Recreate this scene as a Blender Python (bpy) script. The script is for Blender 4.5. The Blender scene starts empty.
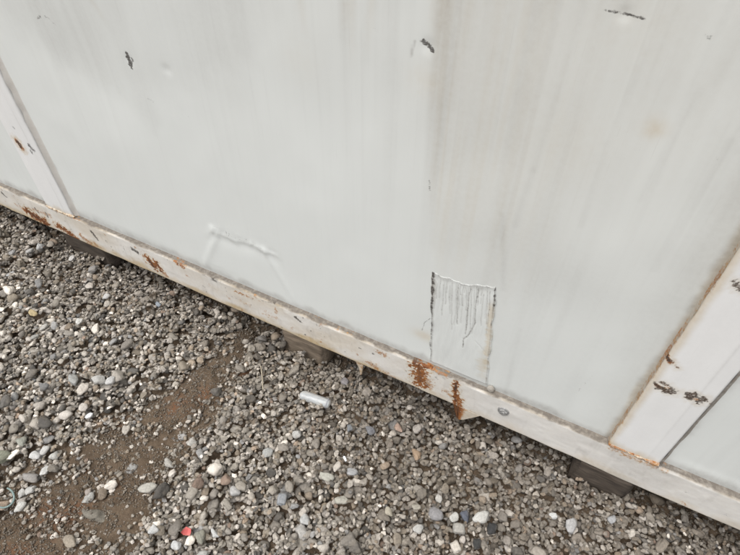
import bpy, bmesh, math, random
import numpy as np
from mathutils import Matrix, Vector

RNG = np.random.default_rng(11)
random.seed(5)
SC = bpy.context.scene
COL = SC.collection

# ------------------------------------------------------------------ camera
FPX, PITCH, YAW, ROLL = 550.48, math.radians(46.767), math.radians(-27.556), math.radians(0.049)
CAM = np.array([0.0, -0.832, 1.50])
RB = 0.10                                    # height of the rail's underside over the ground
_fw = np.array([math.sin(YAW)*math.cos(PITCH), math.cos(YAW)*math.cos(PITCH), -math.sin(PITCH)])
_r = np.cross(_fw, [0, 0, 1]); _r /= np.linalg.norm(_r); _u = np.cross(_r, _fw)
_r, _u = _r*math.cos(ROLL)+_u*math.sin(ROLL), -_r*math.sin(ROLL)+_u*math.cos(ROLL)
cd = bpy.data.cameras.new('camera'); co = bpy.data.objects.new('camera', cd); COL.objects.link(co)
cd.sensor_width = 36; cd.lens = 36*FPX/740; cd.clip_start = 0.02; cd.clip_end = 500
co.matrix_world = Matrix(((_r[0], _u[0], -_fw[0], CAM[0]), (_r[1], _u[1], -_fw[1], CAM[1]), (_r[2], _u[2], -_fw[2], CAM[2]), (0, 0, 0, 1)))
SC.camera = co
def ray(px, py): return _fw*FPX+_r*(px-370)-_u*(py-277.5)
def wall_at(px, py, y=0.019):                 # measured spot on a vertical plane y = const -> (x, z) in metres
    d = ray(px, py); t = (y-CAM[1])/d[1]; q = CAM+d*t; return np.array([q[0], q[2]])
def ground_at(px, py, z=0.01):
    d = ray(px, py); t = (z-CAM[2])/d[2]; q = CAM+d*t; return np.array([q[0], q[1]])
def project(P):
    q = np.asarray(P)-CAM; z = q@_fw
    return np.stack([370+FPX*(q@_r)/z, 277.5-FPX*(q@_u)/z], -1), z

# ------------------------------------------------------------------ light: overcast day
w = bpy.data.worlds.new('World'); SC.world = w; w.use_nodes = True
SUN_EL, SUN_AZ = math.radians(67), math.radians(205)     # azimuth clockwise from +Y
nt = w.node_tree; nt.nodes.clear()
sky = nt.nodes.new('ShaderNodeTexSky'); sky.sky_type = 'NISHITA'; sky.sun_disc = False
sky.sun_elevation = SUN_EL; sky.sun_rotation = SUN_AZ; sky.air_density = 1.0; sky.dust_density = 4.0
hs = nt.nodes.new('ShaderNodeHueSaturation'); hs.inputs['Saturation'].default_value = 0.22
bg = nt.nodes.new('ShaderNodeBackground'); bg.inputs['Strength'].default_value = 0.13
ow = nt.nodes.new('ShaderNodeOutputWorld')
nt.links.new(sky.outputs[0], hs.inputs['Color']); nt.links.new(hs.outputs[0], bg.inputs['Color']); nt.links.new(bg.outputs[0], ow.inputs['Surface'])
sl = bpy.data.lights.new('sun', 'SUN'); sl.energy = 1.1; sl.angle = math.radians(50); sl.color = (1, 0.975, 0.94)
so = bpy.data.objects.new('sun', sl); COL.objects.link(so)
sd = Vector((math.sin(SUN_AZ)*math.cos(SUN_EL), math.cos(SUN_AZ)*math.cos(SUN_EL), math.sin(SUN_EL)))
so.rotation_euler = sd.to_track_quat('Z', 'Y').to_euler(); so.location = (0, -3, 5)
vs = SC.view_settings; vs.view_transform = 'Standard'; vs.look = 'None'; vs.gamma = 1; vs.use_curve_mapping = False
vs.exposure = 0.54

# ------------------------------------------------------------------ helpers
def _hash(ix, iy, s):
    h = (ix.astype(np.int64)*374761393+iy.astype(np.int64)*668265263+s*2147483647) & 0xffffffff
    h = ((h ^ (h >> 13))*1274126177) & 0xffffffff
    return ((h ^ (h >> 16)) & 0xffff)/65535.0
def vnoise(x, y, s=0):
    x = np.asarray(x, float); y = np.asarray(y, float)
    ix, iy = np.floor(x), np.floor(y); fx, fy = x-ix, y-iy
    fx = fx*fx*(3-2*fx); fy = fy*fy*(3-2*fy)
    a, b, c, d = _hash(ix, iy, s), _hash(ix+1, iy, s), _hash(ix, iy+1, s), _hash(ix+1, iy+1, s)
    return (a*(1-fx)+b*fx)*(1-fy)+(c*(1-fx)+d*fx)*fy
def fbm(x, y, s=0, o=4):
    v = 0; a = 0.5; t = 0
    for k in range(o):
        v = v+a*vnoise(x*2**k, y*2**k, s+k*17); t += a; a *= 0.55
    return v/t
def sstep(a, b, v): t = np.clip((v-a)/(b-a), 0, 1); return t*t*(3-2*t)
def seg_d(x, z, p, q):
    d = q-p; l = max((d@d), 1e-12); t = np.clip(((x-p[0])*d[0]+(z-p[1])*d[1])/l, 0, 1)
    return np.hypot(x-p[0]-t*d[0], z-p[1]-t*d[1]), t

def link(name, me, mats, parent=None):
    o = bpy.data.objects.new(name, me); COL.objects.link(o)
    for m in (mats if isinstance(mats, (list, tuple)) else [mats]): me.materials.append(m)
    if parent: o.parent = parent
    return o
def mesh_np(name, V, F, attrs=None, smooth=True):
    V = np.ascontiguousarray(V, np.float32); F = np.ascontiguousarray(F, np.int32); n, k = F.shape
    me = bpy.data.meshes.new(name)
    me.vertices.add(len(V)); me.vertices.foreach_set('co', V.ravel())
    me.loops.add(n*k); me.loops.foreach_set('vertex_index', F.ravel())
    me.polygons.add(n); me.polygons.foreach_set('loop_start', np.arange(0, n*k, k, dtype=np.int32))
    me.polygons.foreach_set('use_smooth', np.full(n, smooth))
    for an, av in (attrs or {}).items():
        a = me.attributes.new(an, 'FLOAT_COLOR', 'POINT'); a.data.foreach_set('color', np.ascontiguousarray(av, np.float32).ravel())
    me.update(calc_edges=True); me.validate()
    return me
def grid_mesh(name, P, attrs=None, flip=False, close=False):       # P: (rows, cols, 3)
    R, C = P.shape[:2]; idx = np.arange(R*C).reshape(R, C)
    if close: idx = np.concatenate([idx, idx[:1]], 0)
    a, b, c, d = idx[:-1, :-1], idx[:-1, 1:], idx[1:, 1:], idx[1:, :-1]
    F = np.stack([a, b, c, d] if not flip else [d, c, b, a], -1).reshape(-1, 4)
    return mesh_np(name, P.reshape(-1, 3), F, {k: v.reshape(-1, 4) for k, v in (attrs or {}).items()})
def tag(o, label=None, cat=None, group=None, kind=None):
    if label: o['label'] = label
    if cat: o['category'] = cat
    if group: o['group'] = group
    if kind: o['kind'] = kind
    return o
def empty(name, loc=(0, 0, 0)):
    o = bpy.data.objects.new(name, None); COL.objects.link(o); o.location = loc; o.empty_display_size = .1; return o
def axis(*segs):                              # non-uniform coordinates: (start, end, step) pieces
    out = []
    for a, b, s in segs: out.append(np.linspace(a, b, max(2, int(round((b-a)/s))+1)))
    return np.unique(np.concatenate(out).round(6))
def refine(ax, spots, step):                  # finer rows or columns round small marks
    ex = [np.arange(c-r, c+r, step) for c, r in spots]
    v = np.unique(np.concatenate([ax]+ex).round(5)); keep = np.concatenate([[True], np.diff(v) > step*.35]); keep[-1] = True
    v = v[keep]; v = v[(v >= ax[0]) & (v <= ax[-1])]; v[0] = ax[0]; v[-1] = ax[-1]; return v
def box_bm(bm, x0, x1, y0, y1, z0, z1, bev=0.0):
    r = bmesh.ops.create_cube(bm, size=1)
    bmesh.ops.scale(bm, vec=(x1-x0, y1-y0, z1-z0), verts=r['verts']); bmesh.ops.translate(bm, vec=((x0+x1)/2, (y0+y1)/2, (z0+z1)/2), verts=r['verts'])
    if bev: bmesh.ops.bevel(bm, geom=list({e for v in r['verts'] for e in v.link_edges}), offset=bev, segments=2, affect='EDGES')
def box_obj(name, dims, mat, parent, bev=0.004):
    bm = bmesh.new(); box_bm(bm, *dims, bev=bev); me = bpy.data.meshes.new(name); bm.to_mesh(me); bm.free(); return link(name, me, mat, parent)

# ------------------------------------------------------------------ materials
class NB:
    def __init__(s, name):
        s.m = bpy.data.materials.new(name); s.m.use_nodes = True; s.t = s.m.node_tree; s.t.nodes.clear()
        s.p = s.n('ShaderNodeBsdfPrincipled'); s.o = s.n('ShaderNodeOutputMaterial'); s.l(s.p.outputs[0], s.o.inputs[0])
    def n(s, ty, **kw):
        x = s.t.nodes.new(ty)
        for k, v in kw.items(): setattr(x, k, v)
        return x
    def l(s, a, b): s.t.links.new(a, b)
    def put(s, sock, v):
        if hasattr(v, 'is_output'): s.l(v, sock)
        else: sock.default_value = v
    def noise(s, vec, scale, detail=4, rough=.55, dim=3):
        x = s.n('ShaderNodeTexNoise'); x.inputs['Scale'].default_value = scale; x.inputs['Detail'].default_value = detail; x.inputs['Roughness'].default_value = rough
        if vec is not None: s.l(vec, x.inputs['Vector'])
        return x.outputs['Fac']
    def math(s, op, a, b=0.0, c=0.0, clamp=False):
        x = s.n('ShaderNodeMath', operation=op, use_clamp=clamp); s.put(x.inputs[0], a); s.put(x.inputs[1], b); s.put(x.inputs[2], c); return x.outputs[0]
    def mix(s, f, a, b, mode='MIX'):
        x = s.n('ShaderNodeMix', data_type='RGBA', blend_type=mode); s.put(x.inputs[0], f); s.put(x.inputs[6], a); s.put(x.inputs[7], b); return x.outputs[2]
    def ramp(s, f, stops):
        x = s.n('ShaderNodeValToRGB'); e = x.color_ramp.elements
        while len(e) < len(stops): e.new(0.5)
        for q, (p, c) in zip(e, stops): q.position = p; q.color = (*c, 1) if len(c) == 3 else c
        s.l(f, x.inputs[0]); return x.outputs[0]
    def smooth(s, v, a, b):
        x = s.n('ShaderNodeMapRange', interpolation_type='SMOOTHSTEP'); s.l(v, x.inputs[0]); x.inputs[1].default_value = a; x.inputs[2].default_value = b; return x.outputs[0]
    def obj(s): return s.n('ShaderNodeTexCoord').outputs['Object']
    def bump(s, h, strength, dist):
        x = s.n('ShaderNodeBump'); x.inputs['Strength'].default_value = strength; x.inputs['Distance'].default_value = dist; s.l(h, x.inputs['Height']); return x
C4 = lambda r, g, b: (r, g, b, 1)

def paint_mat(name, base, rough, peel=.0006):
    b = NB(name); v = b.obj()
    at = b.n('ShaderNodeAttribute', attribute_name='wear'); sp = b.n('ShaderNodeSeparateColor'); b.l(at.outputs['Color'], sp.inputs[0])
    dirt, rust, dark, yel = sp.outputs[0], sp.outputs[1], sp.outputs[2], at.outputs['Alpha']
    nf, nm, nl = b.noise(v, 420, 3), b.noise(v, 90, 5, .65), b.noise(v, 6, 4)
    nh = b.noise(v, 260, 4, .7)
    mp = b.n('ShaderNodeMapping'); mp.inputs['Scale'].default_value = (700, 1, 9); mp.inputs['Rotation'].default_value = (0, .12, 0); b.l(v, mp.inputs[0]); scr = b.noise(mp.outputs[0], 1, 3, .6)
    mp = b.n('ShaderNodeMapping'); mp.inputs['Scale'].default_value = (14, 1, 620); mp.inputs['Rotation'].default_value = (0, -.35, 0); b.l(v, mp.inputs[0]); scr2 = b.noise(mp.outputs[0], 1, 3, .6)
    fine = b.math('ADD', b.smooth(scr, .60, .78), b.math('MULTIPLY', b.smooth(scr2, .66, .80), b.smooth(nl, .45, .65)))
    c = b.mix(b.math('MULTIPLY', nl, .22), C4(*base), C4(base[0]*.84, base[1]*.85, base[2]*.84))
    c = b.mix(b.math('MULTIPLY', fine, .17, clamp=True), c, C4(.33, .32, .30)); c = b.mix(b.math('MULTIPLY', b.smooth(nh, .62, .78), .10), c, C4(.40, .385, .36))
    c = b.mix(b.math('MULTIPLY', yel, b.math('ADD', b.math('MULTIPLY', nm, .7), .55), clamp=True), c, C4(.56, .43, .245))
    dn = b.math('MULTIPLY', dirt, b.math('ADD', b.math('MULTIPLY', nm, .9), .5), clamp=True)
    c = b.mix(dn, c, C4(.165, .143, .120))
    rr = b.smooth(b.math('ADD', rust, b.math('MULTIPLY', b.math('ADD', b.math('SUBTRACT', nm, .5), b.math('SUBTRACT', nh, .5)), 1.15)), .28, .80)
    rc = b.ramp(b.math('ADD', b.math('ADD', b.math('MULTIPLY', nm, .55), b.math('MULTIPLY', nh, .22)), b.math('MULTIPLY', b.math('SUBTRACT', 1.0, rust), .45)), [(.18, (.035, .013, .007)), (.36, (.12, .040, .014)), (.54, (.32, .125, .036)), (.76, (.50, .29, .115))])
    rr = b.math('MULTIPLY', rr, b.smooth(rust, .04, .2))
    c = b.mix(rr, c, rc)
    dk = b.smooth(b.math('ADD', dark, b.math('MULTIPLY', b.math('ADD', b.math('MULTIPLY', b.math('SUBTRACT', nm, .5), .6), b.math('MULTIPLY', b.math('SUBTRACT', nh, .5), 1.8)), 1.0)), .30, 1.0)
    dk = b.math('MULTIPLY', dk, b.smooth(dark, .03, .2))
    c = b.mix(b.math('MULTIPLY', dk, .90), c, C4(.050, .043, .038))
    b.l(c, b.p.inputs['Base Color'])
    rgh = b.math('ADD', b.math('ADD', rough, b.math('MULTIPLY', nm, .12)), b.math('MULTIPLY', b.math('MAXIMUM', rr, dn), .3), clamp=True)
    b.l(rgh, b.p.inputs['Roughness']); b.p.inputs['Specular IOR Level'].default_value = .38
    hgt = b.math('ADD', b.math('MULTIPLY', nf, .25), b.math('MULTIPLY', b.math('SUBTRACT', b.math('MULTIPLY', rr, nm), b.math('MULTIPLY', dk, .5)), 1.0))
    b.l(b.bump(hgt, .55, peel).outputs[0], b.p.inputs['Normal'])
    return b.m
M_PANEL = paint_mat('weathered_panel_paint', (.745, .768, .745), .42, .0004)
M_STEEL = paint_mat('chipped_white_steel_paint', (.86, .862, .850), .40, .0008)

def stone_mat():
    b = NB('gravel_stone'); v = b.obj(); at = b.n('ShaderNodeAttribute', attribute_name='col')
    n1, n2, n3 = b.noise(v, 160, 4, .6), b.noise(v, 700, 3), b.noise(v, 45, 3)
    k = b.math('ADD', b.math('ADD', b.math('MULTIPLY', n1, 1.1), b.math('MULTIPLY', n2, .7)), .10)
    x = b.n('ShaderNodeMix', data_type='RGBA', blend_type='MULTIPLY'); x.inputs[0].default_value = 1; b.l(at.outputs['Color'], x.inputs[6])
    cb = b.n('ShaderNodeCombineColor'); [b.l(k, cb.inputs[i]) for i in range(3)]; b.l(cb.outputs[0], x.inputs[7])
    c = b.mix(b.math('MULTIPLY', b.smooth(n3, .48, .78), .45), x.outputs[2], C4(.22, .185, .14))      # dust on the stone
    b.l(c, b.p.inputs['Base Color']); b.p.inputs['Roughness'].default_value = .82; b.p.inputs['Specular IOR Level'].default_value = .3
    b.l(b.bump(b.math('ADD', n1, b.math('MULTIPLY', n2, .5)), .8, .0030).outputs[0], b.p.inputs['Normal'])
    return b.m
M_STONE = stone_mat()
def soil_mat():
    b = NB('gritty_soil'); v = b.obj(); at = b.n('ShaderNodeAttribute', attribute_name='wear'); sp = b.n('ShaderNodeSeparateColor'); b.l(at.outputs['Color'], sp.inputs[0])
    n1, n2, n3 = b.noise(v, 9, 5, .6), b.noise(v, 130, 5, .7), b.noise(v, 600, 3, .6)
    c = b.ramp(b.math('ADD', b.math('MULTIPLY', n1, .45), b.math('MULTIPLY', n2, .55)), [(.28, (.055, .042, .030)), (.5, (.128, .092, .062)), (.72, (.21, .160, .112))])
    c = b.mix(b.math('MULTIPLY', b.smooth(n3, .6, .75), .5), c, C4(.26, .235, .20))
    c = b.mix(b.math('MULTIPLY', sp.outputs[1], b.smooth(n2, .3, .62)), c, C4(.19, .082, .038))
    b.l(c, b.p.inputs['Base Color']); b.p.inputs['Roughness'].default_value = .92; b.p.inputs['Specular IOR Level'].default_value = .2
    b.l(b.bump(b.math('ADD', n2, b.math('MULTIPLY', n3, .6)), .9, .004).outputs[0], b.p.inputs['Normal'])
    return b.m
M_SOIL = soil_mat()
def simple_mat(name, c0, c1, scale, rough=.6, bump=.001, stretch=None, **kw):
    b = NB(name); v = b.obj()
    if stretch:
        mp = b.n('ShaderNodeMapping'); mp.inputs['Scale'].default_value = stretch; b.l(v, mp.inputs[0]); v = mp.outputs[0]
    n = b.noise(v, scale, 5, .6); c = b.ramp(n, [(.3, c0), (.7, c1)])
    b.l(c, b.p.inputs['Base Color']); b.p.inputs['Roughness'].default_value = rough
    for k, val in kw.items(): b.p.inputs[k.replace('_', ' ')].default_value = val
    b.l(b.bump(n, .6, bump).outputs[0], b.p.inputs['Normal']); return b.m
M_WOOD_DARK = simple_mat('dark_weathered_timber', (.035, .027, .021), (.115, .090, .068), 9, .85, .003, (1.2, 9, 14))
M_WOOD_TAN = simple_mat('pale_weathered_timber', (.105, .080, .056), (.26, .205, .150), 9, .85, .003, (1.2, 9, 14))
M_BOLT = simple_mat('galvanised_bolt', (.16, .155, .15), (.48, .48, .47), 160, .5, .0006, Metallic=.25)
M_RUBBER = simple_mat('grey_sealant', (.24, .215, .18), (.40, .37, .325), 60, .75, .001)
M_RUSTY = simple_mat('rusted_steel', (.040, .014, .007), (.30, .115, .032), 110, .85, .002)
M_INNER = simple_mat('dark_underfloor', (.020, .018, .016), (.05, .045, .04), 12, .9)
M_PLAST = simple_mat('cloudy_clear_plastic', (.60, .63, .64), (.80, .82, .82), 45, .22, .003, **{'Transmission_Weight': .55})
M_COLLAR = simple_mat('grey_plastic_collar', (.26, .26, .28), (.38, .38, .40), 80, .5)
M_RED = simple_mat('faded_red_plastic', (.52, .075, .070), (.66, .16, .14), 60, .5)
M_TEAL = simple_mat('faded_teal_cord', (.12, .19, .18), (.30, .37, .35), 200, .8, .001, (1, 1, 1))
M_TWIG = simple_mat('dry_twig', (.24, .20, .145), (.46, .41, .32), 90, .9)
M_WHITEP = simple_mat('white_plastic_scrap', (.62, .64, .66), (.78, .79, .80), 50, .5)

# ------------------------------------------------------------------ marks on the paint
class Wear:
    """accumulates wear masks (dirt, rust, dark, yellow) over points (x, z) of a wall surface"""
    CH = dict(dirt=0, rust=1, dark=2, yel=3)
    def __init__(s, X, Z): s.X, s.Z = X, Z; s.a = np.zeros(X.shape+(4,)); s.n = fbm(X*180, Z*180, 3, 3)-.5
    def add(s, ch, m): c = s.CH[ch]; s.a[..., c] = np.maximum(s.a[..., c], m)
    def plus(s, ch, m): s.a[..., s.CH[ch]] += m
    def seg(s, ch, p, q, w, k=1.0, soft=.003, rough=.6, w1=None):
        d, t = seg_d(s.X, s.Z, np.asarray(p), np.asarray(q)); ww = w if w1 is None else w+(w1-w)*t
        s.add(ch, k*np.clip((ww*(1+rough*2*s.n)-d)/soft+.5, 0, 1))
        if ch == 'rust': s.add('yel', .72*k*np.clip((ww*1.9*(1+1.6*s.n)-d)/.016+.5, 0, 1))
    def path(s, ch, pts, w, **kw):
        for p, q in zip(pts[:-1], pts[1:]): s.seg(ch, p, q, w, **kw)
    def done(s): return np.clip(s.a, 0, 1)
def spots_seg(lst, y):                        # [(px,py,px,py)] measured -> metre segments
    return [(wall_at(a, b, y), wall_at(c, d, y)) for a, b, c, d in lst]

YP, ZT = 0.019, RB+0.1254                     # panel plane, rail top
XL0, XL1, XR0, XR1 = -1.753, -1.619, 0.229, 0.350
TOP = 2.55
container = empty('cargo_container', (0, 0, RB))
container.location = (0, 0, 0)
tag(container, 'white steel-framed container wall with rust-chipped bottom rail standing over the gravel', 'container')

# ---------------- wall panels
def panel_y(X, Z, x0, x1):                    # slightly oil-canned sheet, held flat along its frame
    Y = (fbm(X*2.1+3, Z*1.6, 5, 2)-.5)*.012 + (fbm(X*9, Z*7, 8, 2)-.5)*.0022
    return YP+Y*np.minimum(sstep(0, .07, X-x0), sstep(0, .07, x1-X))*sstep(0, .05, Z-ZT)
def panel(name, x0, x1, xs, zs, painter=None, relief=None, z1=TOP):
    X, Z = np.meshgrid(xs, zs); Y = panel_y(X, Z, x0, x1)
    if relief is not None: Y += relief(X, Z)
    W = Wear(X, Z)
    if painter: painter(W)
    # the panel's foot: road dirt gathered above the ledge
    foot = sstep(.030, .0, Z-ZT-.004+(fbm(X*25, Z*8, 4, 3)-.5)*.03)
    W.plus('dirt', .38*foot)
    for e in (x0, x1):
        W.plus('dirt', .30*sstep(.020, 0, np.abs(X-e)+(fbm(X*10, Z*30, 6, 3)-.5)*.02))
    P = np.stack([X, Y, Z], -1)
    o = link(name, grid_mesh(name, P, {'wear': W.done()}), M_PANEL, container)
    return o

def paint_centre(W):
    X, Z = W.X, W.Z; A = lambda *p: wall_at(*p)
    # rain-washed dirt: upright streaks that fade towards the lower half
    st = fbm(X*26, Z*.9, 21, 4); st2 = fbm(X*75, Z*1.6, 31, 3); cl = fbm(X*3.2, Z*2.2, 41, 3)
    hi = sstep(.45, 1.15, Z)
    right = sstep(-.42, -.10, X)
    W.plus('dirt', (.012+.070*hi*sstep(.35, .75, cl))*sstep(.36, .72, st)+.02*hi*sstep(.5, .8, st2))
    W.plus('dirt', .065*right*sstep(.25, .7, cl)+.03*right*sstep(.42, .7, st))
    # dirty cloud in the upper left with a clean lower border
    b0, b1, b2 = A(0, 28), A(60, 62), A(150, 118)
    lim = np.interp(X, [b0[0], b1[0], b2[0], A(260, 70)[0], A(330, 20)[0]], [b0[1], b1[1], b2[1], A(260, 70)[1]+.03, 1.25])
    W.plus('dirt', .075*sstep(-.04, .06, Z-lim+(fbm(X*11, Z*8, 61, 4)-.5)*.20)*(.5+st)*sstep(.55, .3, (X+.9)/.6))
    # beige run down the middle, sharp on its left side
    xl = np.interp(Z, [A(433, 270)[1], A(431, 150)[1], A(430, 0)[1]], [A(433, 270)[0], A(431, 150)[0], A(430, 0)[0]])
    dx = X-xl+(fbm(X*3, Z*12, 71, 3)-.5)*.014
    run = sstep(-.016, .026, dx)*sstep(.34, .04, dx)*sstep(.46, .80, Z)
    W.plus('dirt', .062*run*(.5+st)); W.plus('yel', .05*run+.10*run*sstep(.4, .7, st2))
    for p in [(470, 4, 452, 105), (444, 0, 437, 60), (352, 0, 352, 70), (345, 5, 343, 40), (372, 0, 366, 60), (300, 0, 306, 40), (90, 0, 110, 30)]:
        a, b = A(*p[:2]), A(*p[2:]); d, t = seg_d(X, Z, a, b)
        W.plus('dirt', .06*np.exp(-(d/.012)**2)*(1-.6*t)*(.4+1.2*st2)); W.plus('yel', .10*np.exp(-(d/.008)**2)*(1-t))
    for p in [(586, 0, 534, 170), (534, 170, 514, 226), (647, 51, 606, 144), (606, 144, 581, 226), (700, 90, 640, 200), (730, 140, 655, 270), (520, 330, 505, 395), (503, 215, 503, 290)]:
        d, t = seg_d(X, Z, A(*p[:2]), A(*p[2:])); W.plus('dirt', .065*np.exp(-(d/.006)**2)*(.3+1.2*vnoise(X*5, Z*20, 9)))
    W.plus('yel', .075*right*hi*(.4+st)+.035*hi*cl)
    W.plus('dirt', .03*sstep(.62, .80, fbm(X*130, Z*2.2, 311, 3))*(.35+hi))
    # faint yellow blooms
    for px, py, r, k in [(655, 128, .016, .35), (425, 80, .03, .12), (640, 20, .05, .05), (570, 150, .06, .05), (300, 60, .05, .05)]:
        c = A(px, py); W.plus('yel', k*np.exp(-((np.hypot(X-c[0], Z-c[1])/r)**2))*(.6+.8*vnoise(X*90, Z*90, 2)))
    # scuffs down to bare dark metal
    for p, wd, k in [((126, 54, 127, 58), .0042, .95), ((127, 58, 130, 67), .0055, 1.0), ((131, 60, 131, 64), .004, .8), ((37, 18, 40, 17), .004, .6), ((45, 17, 49, 19), .003, .55), ((49, 19, 54, 25), .0025, .45),
                     ((147, 99, 153, 102), .0035, .5), ((167, 66, 168, 76), .002, .35), ((188, 117, 189, 118), .003, .3), ((421, 41, 426, 42), .003, .75), ((425, 42, 433, 50), .0048, .9), ((429, 44, 434, 51), .003, .8),
                     ((605, 10, 625, 14), .0017, .75), ((625, 14, 645, 19), .0020, .85), ((708, 36, 709, 37), .0028, .6), ((717, 157, 718, 158), .0028, .5), ((429, 180, 430, 190), .0024, .6), ((383, 169, 384, 172), .002, .3),
                     ((362, 20, 372, 25), .0016, .3), ((372, 25, 379, 33), .0016, .3), ((576, 394, 590, 378), .0016, .45), ((590, 378, 604, 361), .0013, .3)]:
        W.seg('dark', A(*p[:2]), A(*p[2:]), wd, k=k, soft=.003, rough=.9)
    W.seg('dirt', A(415, 41), A(411, 56), .002, k=.35, soft=.003)
    # the crease scrape and the cracks beside the torn patch
    for p, k in [((220, 233, 236, 238), .42), ((238, 239, 262, 248), .40), ((214, 226, 226, 231), .36), ((226, 231, 229, 240), .5), ((228, 232, 230, 238), .4), ((246, 239, 250, 247), .5), ((250, 244, 258, 247), .36), ((262, 241, 270, 242), .30), ((235, 236, 246, 240), .2)]:
        W.seg('dark', A(*p[:2]), A(*p[2:]), .0022, k=k, soft=.004, rough=.9)
    W.path('dark', [A(431, 318), A(425, 322), A(422, 330)], .0020, k=.6)
    W.path('dark', [A(434, 345), A(444, 343)], .0016, k=.35)
    c = A(424, 336); W.plus('yel', .40*np.exp(-((np.hypot((X-c[0])/1.6, Z-c[1])/.02)**2)))
    for q, r in [((437, 342), .016), ((483, 352), .014), ((470, 350), .012), ((484, 330), .01)]:
        c = A(*q); W.plus('yel', .25*np.exp(-((np.hypot(X-c[0], Z-c[1])/r)**2)))
    # rust seeping from the joint with the post
    W.add('rust', .30*sstep(.006, .001, np.abs(X-XR0)+(fbm(Z*30, X*30, 77, 3)-.35)*.012))
    W.plus('yel', .42*sstep(.018, .003, np.abs(X-XR0)+(fbm(Z*14, X*8, 78, 3)-.4)*.016))
    W.plus('dirt', .09*sstep(.10, .01, np.abs(X-XR0)+(fbm(Z*9, X*12, 79, 3)-.5)*.06))

def relief_centre(X, Z):
    A = wall_at; Y = np.zeros_like(X)
    a, b = A(213, 231), A(274, 254); l, r = A(200, 272), A(296, 300)
    d, t = seg_d(X, Z+(fbm(X*28, Z*0, 301, 3)-.5)*.022, a, b)
    side = (Z+(fbm(X*28, Z*0, 301, 3)-.5)*.022-(a[1]+(b[1]-a[1])*(X-a[0])/(b[0]-a[0])))
    inside = sstep(-.03, .03, X-np.interp(Z, [l[1], a[1]], [l[0], a[0]]))*sstep(-.03, .03, np.interp(Z, [r[1], b[1]], [r[0], b[0]])-X)
    Y += .0036*np.exp(-(side/.040)**2)*(side < .0)*inside*(1-np.exp(-(side/.017)**2))*(.5+vnoise(X*24, Z*6, 303))        # pushed-in pocket below the crease
    Y -= .0034*np.exp(-(d/.0085)**2)*sstep(.30, .75, fbm(X*22, Z*22, 4, 2))*.20*(.5+.8*(np.abs(t-.5)*2)**2)                         # raised lip
    Y += .0016*(fbm(X*90, Z*30, 305, 2)-.5)*np.exp(-(d/.022)**2)*2
    for p, q, k in [((217, 236), (203, 270), .0026), ((264, 250), (294, 300), .0024), ((213, 228), (208, 236), .002)]:
        d, t = seg_d(X, Z, A(*p), A(*q)); Y -= k*np.exp(-(d/.012)**2)*(1-.7*t)
    for px, py, k, rr in [(428, 46, .0015, .012), (128, 60, .0015, .012), (166, 70, .0015, .012), (625, 14, .0015, .01), (95, 80, .004, .12), (330, 120, .004, .16), (540, 300, .004, .12), (470, 160, .003, .10)]:
        c = A(px, py); Y += k*np.exp(-((np.hypot(X-c[0], Z-c[1])/rr)**2))
    return Y

mk = [wall_at(*p) for p in [(128, 60), (427, 45), (625, 14), (44, 19), (430, 185), (424, 328)]]
xs = refine(axis((XL1, XR0, .0047), (XR0-.03, XR0, .002)), [(m[0], .022) for m in mk]+[(mk[2][0], .05)], .0018)
zs = refine(axis((ZT-.006, .28, .0034), (.28, 1.28, .0047), (1.28, TOP, .05)), [(m[1], .022) for m in mk]+[(wall_at(240, 238)[1], .03)], .0018)
centre = panel('wall_panel', XL1, XR0, xs, zs, paint_centre, relief_centre)

def paint_side(W):
    st = fbm(W.X*26, W.Z*.9, 121, 4); cl = fbm(W.X*3, W.Z*2, 141, 3)
    W.plus('dirt', (.05+.06*cl)*sstep(.35, .75, st)+.05*cl)
panel('wall_panel', -3.60, XL0, axis((-3.60, -2.4, .03), (-2.4, XL0, .008)), axis((ZT-.006, 1.2, .008), (1.2, TOP, .05)), paint_side)
panel('wall_panel', XR1, 2.21, axis((XR1, .9, .007), (.9, 2.21, .03)), axis((ZT-.006, 1.2, .007), (1.2, TOP, .05)), paint_side)

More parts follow.
